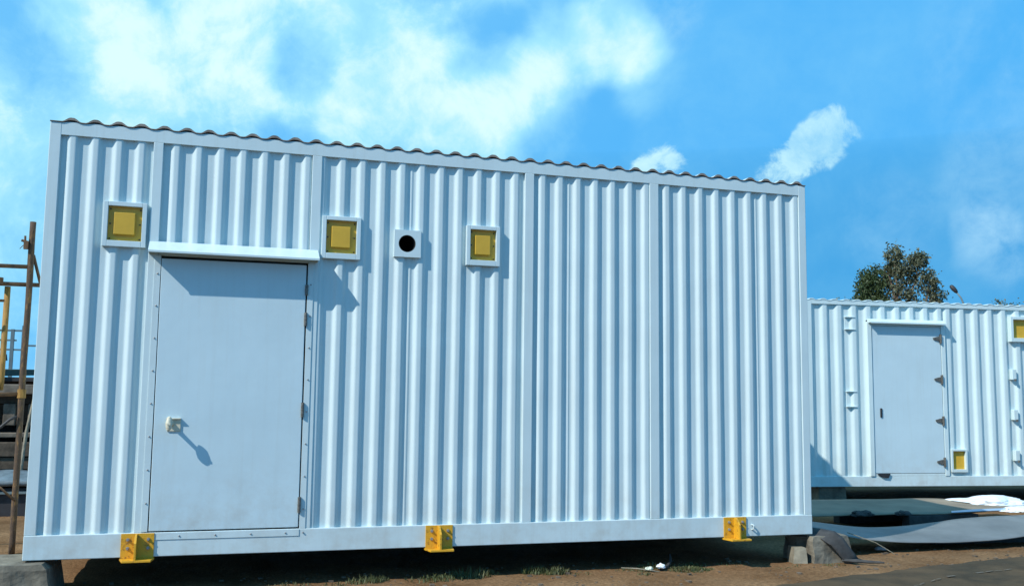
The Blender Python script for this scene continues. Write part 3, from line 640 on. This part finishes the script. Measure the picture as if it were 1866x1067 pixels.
def tuft(x, y, n, spread, h):
    for _ in range(n):
        a = random.uniform(0, 2 * pi); d = spread * math.sqrt(random.random()); bx, by = x + d * cos(a) * 1.6, y + d * sin(a) * .7
        hh = h * random.uniform(.4, 1.15) * (1 - .5 * d / spread); la = random.uniform(0, 2 * pi); ln = hh * random.uniform(.2, .9); w_ = random.uniform(.0022, .0048)
        z0 = gz(bx, by) - .004; dx, dy = cos(la) * ln, sin(la) * ln; px, py = -sin(la) * w_, cos(la) * w_
        gr.add([(bx - px, by - py, z0), (bx + px, by + py, z0), (bx + dx * .45 + px * .8, by + dy * .45 + py * .8, z0 + hh * .7), (bx + dx * .45 - px * .8, by + dy * .45 - py * .8, z0 + hh * .7), (bx + dx, by + dy, z0 + hh)], [(0, 1, 2, 3), (3, 2, 4)])
for (x, y, n, sp_, h) in ((2.30, .03, 170, .09, .075), (2.40, .05, 60, .05, .06), (2.08, .0, 60, .08, .04), (2.95, .05, 300, .16, .060), (3.10, .08, 130, .10, .10), (2.76, .02, 90, .12, .05), (3.24, .13, 70, .06, .07),
                          (3.62, .10, 150, .07, .085), (3.77, .02, 180, .07, .075), (4.62, .12, 200, .08, .06), (4.46, .03, 140, .12, .03), (4.92, .02, 620, .13, .036), (4.46, -.14, 50, .05, .03), (5.02, .16, 80, .08, .05), (4.78, .16, 60, .06, .05),
                          (1.75, .05, 60, .10, .04), (5.35, .12, 40, .10, .03), (3.95, -.04, 40, .08, .03), (6.15, -.16, 60, .07, .03), (5.75, -.12, 40, .08, .025)):
    tuft(x, y, n, sp_, h)
o = gr.build('grass', M['grass']); o['kind'] = 'stuff'; o['label'] = 'thin dusty green grass clumps along the shaded edge of the dirt'; o['category'] = 'grass'
pb = MB()
for _ in range(900):
    x = random.uniform(.2, 9.2); y = random.uniform(-1.2, .5); s_ = random.choice((.004, .006, .008, .011, .013, .020) if random.random() < .5 else (.004, .006, .008))
    if x > 5 and y < -.45: s_ *= .5
    z = gz(x, y); v8 = [(x + random.uniform(.6, 1) * sx * s_, y + random.uniform(.6, 1) * sy * s_, z + s_ * (.1 + .5 * sz * random.uniform(.7, 1.2))) for sz in (-1, 1) for sy in (-1, 1) for sx in (-1, 1)]
    pb.add(v8, [(0, 1, 3, 2), (4, 6, 7, 5), (0, 4, 5, 1), (1, 5, 7, 3), (3, 7, 6, 2), (2, 6, 4, 0)])
o = pb.build('gravel', mat('pebble', (.13, .10, .07), .95, .5, 3)); o['kind'] = 'stuff'; o['label'] = 'loose small stones scattered over the dirt'; o['category'] = 'gravel'

# ------------------------------------------------------------------ scaffold at the left edge
SC = tag(empty('scaffold_frame', (-.40, 1.96, 0)), 'rusty pipe scaffold frame with a tall pole and a yellow upright at the left edge', 'scaffold')
def sc(name, P, r, m, n=10):
    o = MB().tube([(x + .40, y - 1.96, z + ZB) for x, y, z in P], r, n).build(name, m, SC, smooth_=True); return o
kp = []
for i in range(30):
    z = -ZB + (2.585 + ZB) * i / 29; kp.append((-.398 + .006 * noise.noise(Vector((0, 3, z * 1.3))), 1.96, z))
sc('pole', kp, [.0255 + .003 * noise.noise(Vector((1, 1, z[2] * 3))) for z in kp], M['pole'])
sc('rail', [(-2.2, 1.97, 2.180), (-1.2, 1.96, 2.186), (-.42, 1.96, 2.190)], .0185, M['rust']); sc('rail', [(-2.2, 2.02, 2.038), (-.70, 2.02, 2.040), (-.25, 2.02, 2.041)], .019, M['rust'])
sc('rail', [(-2.2, 1.97, 1.070), (-.9, 1.96, 1.075), (-.42, 1.96, 1.095)], .018, M['rust']); sc('rail', [(-.575, 1.92, 1.885), (-1.2, 1.92, 1.88), (-2.2, 1.92, 1.875)], .012, M['rust'])
sc('rail', [(-1.2, 1.91, .56), (-.507, 1.91, .312), (-.396, 1.925, .205)], .010, M['rust'])
sc('yellow_upright', [(-.580, 2.05, 2.02), (-.581, 2.05, 1.2), (-.585, 2.05, 1.125)], .024, M['ypole']); sc('brace', [(-.385, 2.0, 2.30), (-.352, 2.0, 2.18), (-.318, 2.0, 2.06)], .013, M['rust'])
sc('hose', [(-.9, 1.93, .62), (-.62, 1.92, .76), (-.538, 1.92, .815), (-.47, 1.92, .88), (-.418, 1.925, .905)], .012, M['dark'])
cl = MB()
for (x, z, r) in ((-.640, 2.060, .034),): cl.tube([(x + .4, .03, z + ZB - .03), (x + .4, .03, z + ZB + .03)], r, 10)
cl.build('clamp', M['rust'], SC)
cl = MB().box(-.055, -.020, -.045, -.01, 2.34 + ZB, 2.41 + ZB).tube([(-.075, -.03, 2.415 + ZB), (-.022, -.03, 2.40 + ZB)], .011, 8).tube([(-.045, -.03, 2.395 + ZB), (-.048, -.03, 2.455 + ZB)], .009, 8).tube([(-.048, -.03, 2.38 + ZB), (-.065, -.03, 2.365 + ZB), (-.085, -.03, 2.340 + ZB)], .003, 5)
cl.build('clamp', M['rust'], SC)
cl = MB().tube([(.0, -.0, 1.06 + ZB), (.0, -.0, 1.135 + ZB)], .034, 10); cl.build('clamp', M['ypole'], SC)

# yard clutter seen past the left corner
ST = tag(empty('slab_stack', (-1.6, 6.0, 0)), 'stack of weathered slabs and beams behind the rusty pole at the left edge', 'slab stack')
def slab(x0, x1, y0, y1, z0, z1, m, bev=.01): return box('slab', (x0 + 1.6, x1 + 1.6, y0 - 6, y1 - 6, z0 + ZB, z1 + ZB), m, ST, bev)
slab(-3.2, -.2, 6.0, 7.6, 1.085, 1.205, M['slab2']); slab(-3.2, -.2, 6.25, 7.6, .965, 1.085, M['slab'])
for x in (-3.0, -1.55, -1.30, -1.02, -.6): slab(x, x + .14, 6.12, 6.3, .70, .965, M['slab2'])
slab(-3.2, -.2, 6.32, 7.6, .70, .964, M['slab']); slab(-3.2, -.2, 6.45, 7.5, .50, .70, M['black'], 0)  # the black box is painted shade filling the open gap between slabs
slab(-3.0, -.1, 6.02, 6.5, .556, .612, M['slab2']); slab(-3.2, -.2, 6.0, 7.6, .325, .500, M['slab']); slab(-3.2, -.15, 6.03, 7.6, .170, .316, M['slab'])
slab(-3.1, -.2, 6.1, 7.5, -ZB - .02, .169, M['slab'])
# diagonal pipe leaning against the slabs
tag(MB().tube([(-1.02, 5.7, 0), (-.98, 5.85, .62 + ZB), (-.92, 5.95, 1.10 + ZB)], .02, 8).build('pipe', M['concrete2']), 'pale grey pipe leaning on the slab stack behind the container corner', 'pipe')
CR = tag(empty('covered_crate', (-1.1, 4.9, 0)), 'low black crate under a pale blue-grey cover beside the foot of the rusty pole', 'crate')
box('crate_body', (-1.0, .75, -.15, .7, -.02, .30), M['dark'], CR, .01); box('crate_rail', (-1.05, .8, -.20, -.15, .235, .265), M['farframe'], CR, .004)
v = []; kx, ky = 30, 10
for j in range(ky + 1):
    for i in range(kx + 1):
        x = -1.1 + 1.95 * i / kx; y = -.24 + 1.0 * j / ky; z = .372 + .085 * sin(pi * j / ky) + .022 * noise.noise(Vector((x * 4, y * 4, 0))) + .03 * (x - .1)
        v.append((x, y, z))
f = [(j * (kx + 1) + i, j * (kx + 1) + i + 1, (j + 1) * (kx + 1) + i + 1, (j + 1) * (kx + 1) + i) for j in range(ky) for i in range(kx)]
o = mesh('cover', v, f, M['cover'], CR, smooth_=True); s = o.modifiers.new('t', 'SOLIDIFY'); s.thickness = .05; s.offset = -1
# distant shed and open steel frame
SH = tag(empty('shed', (-5.5, 18, 0)), 'low dark shed with a dull green roof far behind the scaffold', 'shed')
box('shed_wall', (-6, 3.2, .3, 6, -.05, 1.70), M['shedwall'], SH, .02)
MB().prism([(-.3, 1.71), (-.3, 1.86), (6.6, 2.02), (6.6, 1.86)], -6.3, 1.98, axis='x').build('roof', M['shedroof'], SH)
MB().prism([(-.2, 1.60), (-.2, 1.67), (6.6, 1.80), (6.6, 1.72)], 2.0, 4.2, axis='x').build('roof', M['shedwall'], SH)
mb = MB()
for x in (-5, -3.5, -2, -.5, .6, 1.7, 2.8): box('shed_post', (x, x + .09, .12, .22, -.05, 1.70), M['farframe'], SH, 0)
SF = tag(empty('steel_frame', (-5.5, 27, 0)), 'open grey-green steel frame rising above the shed in the far left', 'steel frame')
for x in (-3.4, -1.6, .48, .80):
    box('frame_post', (x - .05, x + .05, 0, .1, 0, 3.1 + ZB + (.12 if x > .7 else 0)), M['farframe'], SF, 0)
for z, x0, x1 in ((3.03, -3.6, .85), (2.72, -3.6, .6), (2.42, -3.6, .82), (2.56, .75, 1.3)): box('frame_beam', (x0, x1, .01, .09, z + ZB, z + ZB + .055), M['farframe'], SF, 0)
mb = MB().tube([(.25, .05, 2.1 + ZB), (.25, .05, 2.30 + ZB)], [.13, .10], 9); mb.build('drum', M['dark'], SF)

# ------------------------------------------------------------------ trees, lamp
def tree(name, base, limbs, clumps, leaves_per, leaf, m, label, cat, trunk_r, scale=(1, 1, 1), thin=1.0):
    T = tag(empty(name, base), label, cat)
    tk = MB()
    for P, r0, r1 in limbs:
        n = len(P); pts = []
        for i in range(n - 1):
            for k in range(4):
                u = k / 4; p = Vector(P[i]).lerp(Vector(P[i + 1]), u); pts.append(p + Vector((noise.noise(p * .8), noise.noise(p * .8 + Vector((5, 0, 0))), 0)) * .12)
        pts.append(Vector(P[-1])); tk.tube(pts, [r0 + (r1 - r0) * i / (len(pts) - 1) for i in range(len(pts))], 7)
    tk.build('trunk', M['bark'], T, smooth_=True)
    rs = random.Random(len(label)); v = []; f = []
    for (cx, cy, cz, rx, rz_, dens) in clumps:
        sub = []
        for _ in range(int(11 * dens * thin)):
            a = rs.uniform(0, 2 * pi); e = math.asin(rs.uniform(-1, 1)); d = rs.uniform(.35, 1.0)
            sub.append((cx + rx * d * cos(a) * cos(e), cy + rx * d * sin(a) * cos(e), cz + rz_ * d * sin(e), rs.uniform(.22, .46)))
        for (sx, sy, sz, sr) in sub:
            for _ in range(leaves_per):
                p = Vector((rs.gauss(0, .5), rs.gauss(0, .5), rs.gauss(0, .5))) * sr + Vector((sx, sy, sz))
                ax = Vector((rs.uniform(-1, 1), rs.uniform(-1, 1), rs.uniform(-1.3, .3))).normalized(); sd = ax.orthogonal().normalized(); sd.rotate(Matrix.Rotation(rs.uniform(0, 6.3), 3, ax))
                l = leaf * rs.uniform(.6, 1.3); w_ = l * .28; n = len(v)
                v += [p, p + ax * l * .5 + sd * w_, p + ax * l, p + ax * l * .5 - sd * w_]; f.append((n, n + 1, n + 2, n + 3))
    mesh('crown', v, f, m, T)
    T.scale = scale
    return T
# crown clumps are laid out across the line of sight: u to the right, h height above the ground
RT = Vector((.712, -.702, 0)).normalized(); FW = Vector((.702, .712, 0))
def cl_(u, h, w_, r, rz_, dens): p = RT * u + FW * w_; return (p.x, p.y, h, r, rz_, dens)
TB = (38.98, 39.33, 0)
cr = [cl_(-.45, 10.9, 0, .75, .65, 1.5), cl_(-.95, 10.3, .3, .8, .6, 1.4), cl_(-.1, 10.1, -.3, .8, .7, 1.3), cl_(-.8, 9.4, .5, .8, .7, 1.2), cl_(.25, 9.5, 0, .7, .7, 1.3), cl_(-.3, 8.6, .2, .9, .7, 1.0),
      cl_(.85, 10.7, 0, .6, .5, 1.0), cl_(1.45, 10.7, .2, .6, .5, 1.0), cl_(1.15, 10.1, -.2, .7, .5, .7), cl_(1.6, 9.8, .1, .6, .6, .8), cl_(1.9, 9.0, 0, .6, .7, 1.0), cl_(2.15, 8.3, .2, .55, .7, 1.1), cl_(1.8, 7.6, 0, .6, .6, 1.0), cl_(1.0, 8.9, .1, .7, .6, .5),
      cl_(.9, 7.7, 0, .7, .6, .5), cl_(.5, 7.2, .2, .8, .5, .9), cl_(-.6, 7.5, 0, .8, .6, .8), cl_(1.5, 6.8, 0, .9, .6, 1.0), cl_(-.2, 6.4, 0, 1.1, .6, 1.0), cl_(.3, 8.3, 0, .6, .6, .8), cl_(-1.1, 8.3, 0, .6, .8, .9), cl_(-1.3, 7.3, .2, .7, .7, 1.1), cl_(2.1, 7.0, 0, .6, .6, 1.0), cl_(.6, 6.9, 0, .9, .6, 1.0)]
def U(u, h, w_=0): p = RT * u + FW * w_; return (p.x, p.y, h)
lim = [([U(0, -.1), U(-.05, 3), U(-.25, 6), U(-.3, 8.2), U(-.45, 10.6)], .22, .05), ([U(-.25, 6), U(.3, 7.6, .1), U(.9, 9.2), U(1.1, 10.4)], .12, .03), ([U(-.15, 5), U(.9, 6.6), U(1.6, 8.2), U(1.8, 9.4)], .11, .03),
       ([U(-.3, 7.6), U(-.7, 9.0), U(-1.0, 10.2)], .08, .02), ([U(.9, 9.2), U(1.4, 10.5)], .04, .015), ([U(1.3, 7.4), U(2.1, 8.3)], .04, .015), ([U(-.3, 8.2), U(.1, 9.4), U(.3, 10)], .05, .02), ([U(.3, 7.6), U(.4, 9.2)], .04, .015)]
tree('eucalyptus_tree', TB, lim, cr, 50, .20, M['leaf'], 'tall airy grey-green tree with pale trunk above the rear container', 'tree', .3, (.83, .83, .90), .85)
TB2 = (TB[0] + RT.x * -1.72, TB[1] + RT.y * -1.72, 0)
tree('dense_tree', TB2, [([(0, 0, -.1), (0, 0, 5), (.05, 0, 7.5)], .16, .04)],
     [cl_(0, 8.35, 0, .65, .55, 2.0), cl_(-.35, 7.8, .1, .7, .6, 2.2), cl_(.4, 7.9, -.2, .7, .7, 2.4), cl_(0, 7.1, .1, .85, .7, 2.6), cl_(-.45, 6.8, 0, .7, .6, 2.0), cl_(.5, 6.7, 0, .8, .6, 2.4), cl_(-.9, 6.35, 0, .7, .45, 1.6), cl_(0, 6.0, 0, 1.2, .6, 2.6), cl_(0, 5.0, 0, 1.3, .8, 3), cl_(.2, 3.8, 0, 1.2, .8, 2.4), cl_(-.1, 2.8, 0, .9, .6, 1.4)],
     44, .18, M['leaf2'], 'shorter dense dark tree at the left of the airy tree behind the rear container', 'tree', .2, (.80, .80, 1.05))
tree('bush_tree', (43.0, 35.76, 0), [([(0, 0, -.1), (0, 0, 4), (0, 0, 6)], .14, .04)], [cl_(0, 6.45, 0, .75, .42, 1.8), cl_(.4, 6.2, 0, .8, .4, 1.5), cl_(-.4, 6.1, 0, .9, .4, 1.5), cl_(0, 5.4, 0, 1.2, .6, 2), cl_(0, 4.3, 0, 1.3, .8, 2.2), cl_(.2, 3.1, 0, 1.1, .7, 1.6)], 50, .16, M['leaf'], 'small treetop just showing over the roof of the rear container at the far right', 'tree', .1)
tree('bush_tree', (36.7, 41.2, 0), [([(0, 0, -.1), (0, 0, 4), (0, 0, 6)], .14, .04)], [cl_(0, 6.7, 0, .7, .35, 1.3), cl_(.5, 6.75, 0, .6, .4, 1.3), cl_(-.1, 6.2, 0, .9, .5, 1.6), cl_(0, 5.6, 0, 1.2, .6, 2), cl_(0, 4.4, 0, 1.3, .8, 2.2), cl_(.2, 3.2, 0, 1.1, .7, 1.6)], 24, .2, M['leaf'], 'low treetop at the left foot of the dense dark tree', 'tree', .1)
LP = tag(empty('street_lamp', (24.63, 18.72, 0)), 'grey street lamp with a bent arm rising behind the rear container', 'street lamp')
RL = Vector((.73, -.68, 0)).normalized()
def lp(u, h): return (RL.x * u, RL.y * u, h)
MB().tube([lp(.02, 0), lp(.01, 3), lp(0, 4.62), lp(-.06, 4.80), lp(-.20, 5.00)], [.06, .045, .03, .026, .024], 8).build('lamp_post', M['farframe'], LP, smooth_=True)
MB().tube([lp(-.17, 4.965), lp(-.20, 5.01), lp(-.27, 5.10), lp(-.34, 5.19), lp(-.365, 5.225)], [.03, .062, .078, .068, .03], 10).build('lamp_head', M['dark'], LP, smooth_=True)

for p in S.objects:
    if p.parent is None and p.name.split('.')[0] in GROUPS: p['group'] = GROUPS[p.name.split('.')[0]]
    if p.type == 'MESH': p.data.validate()
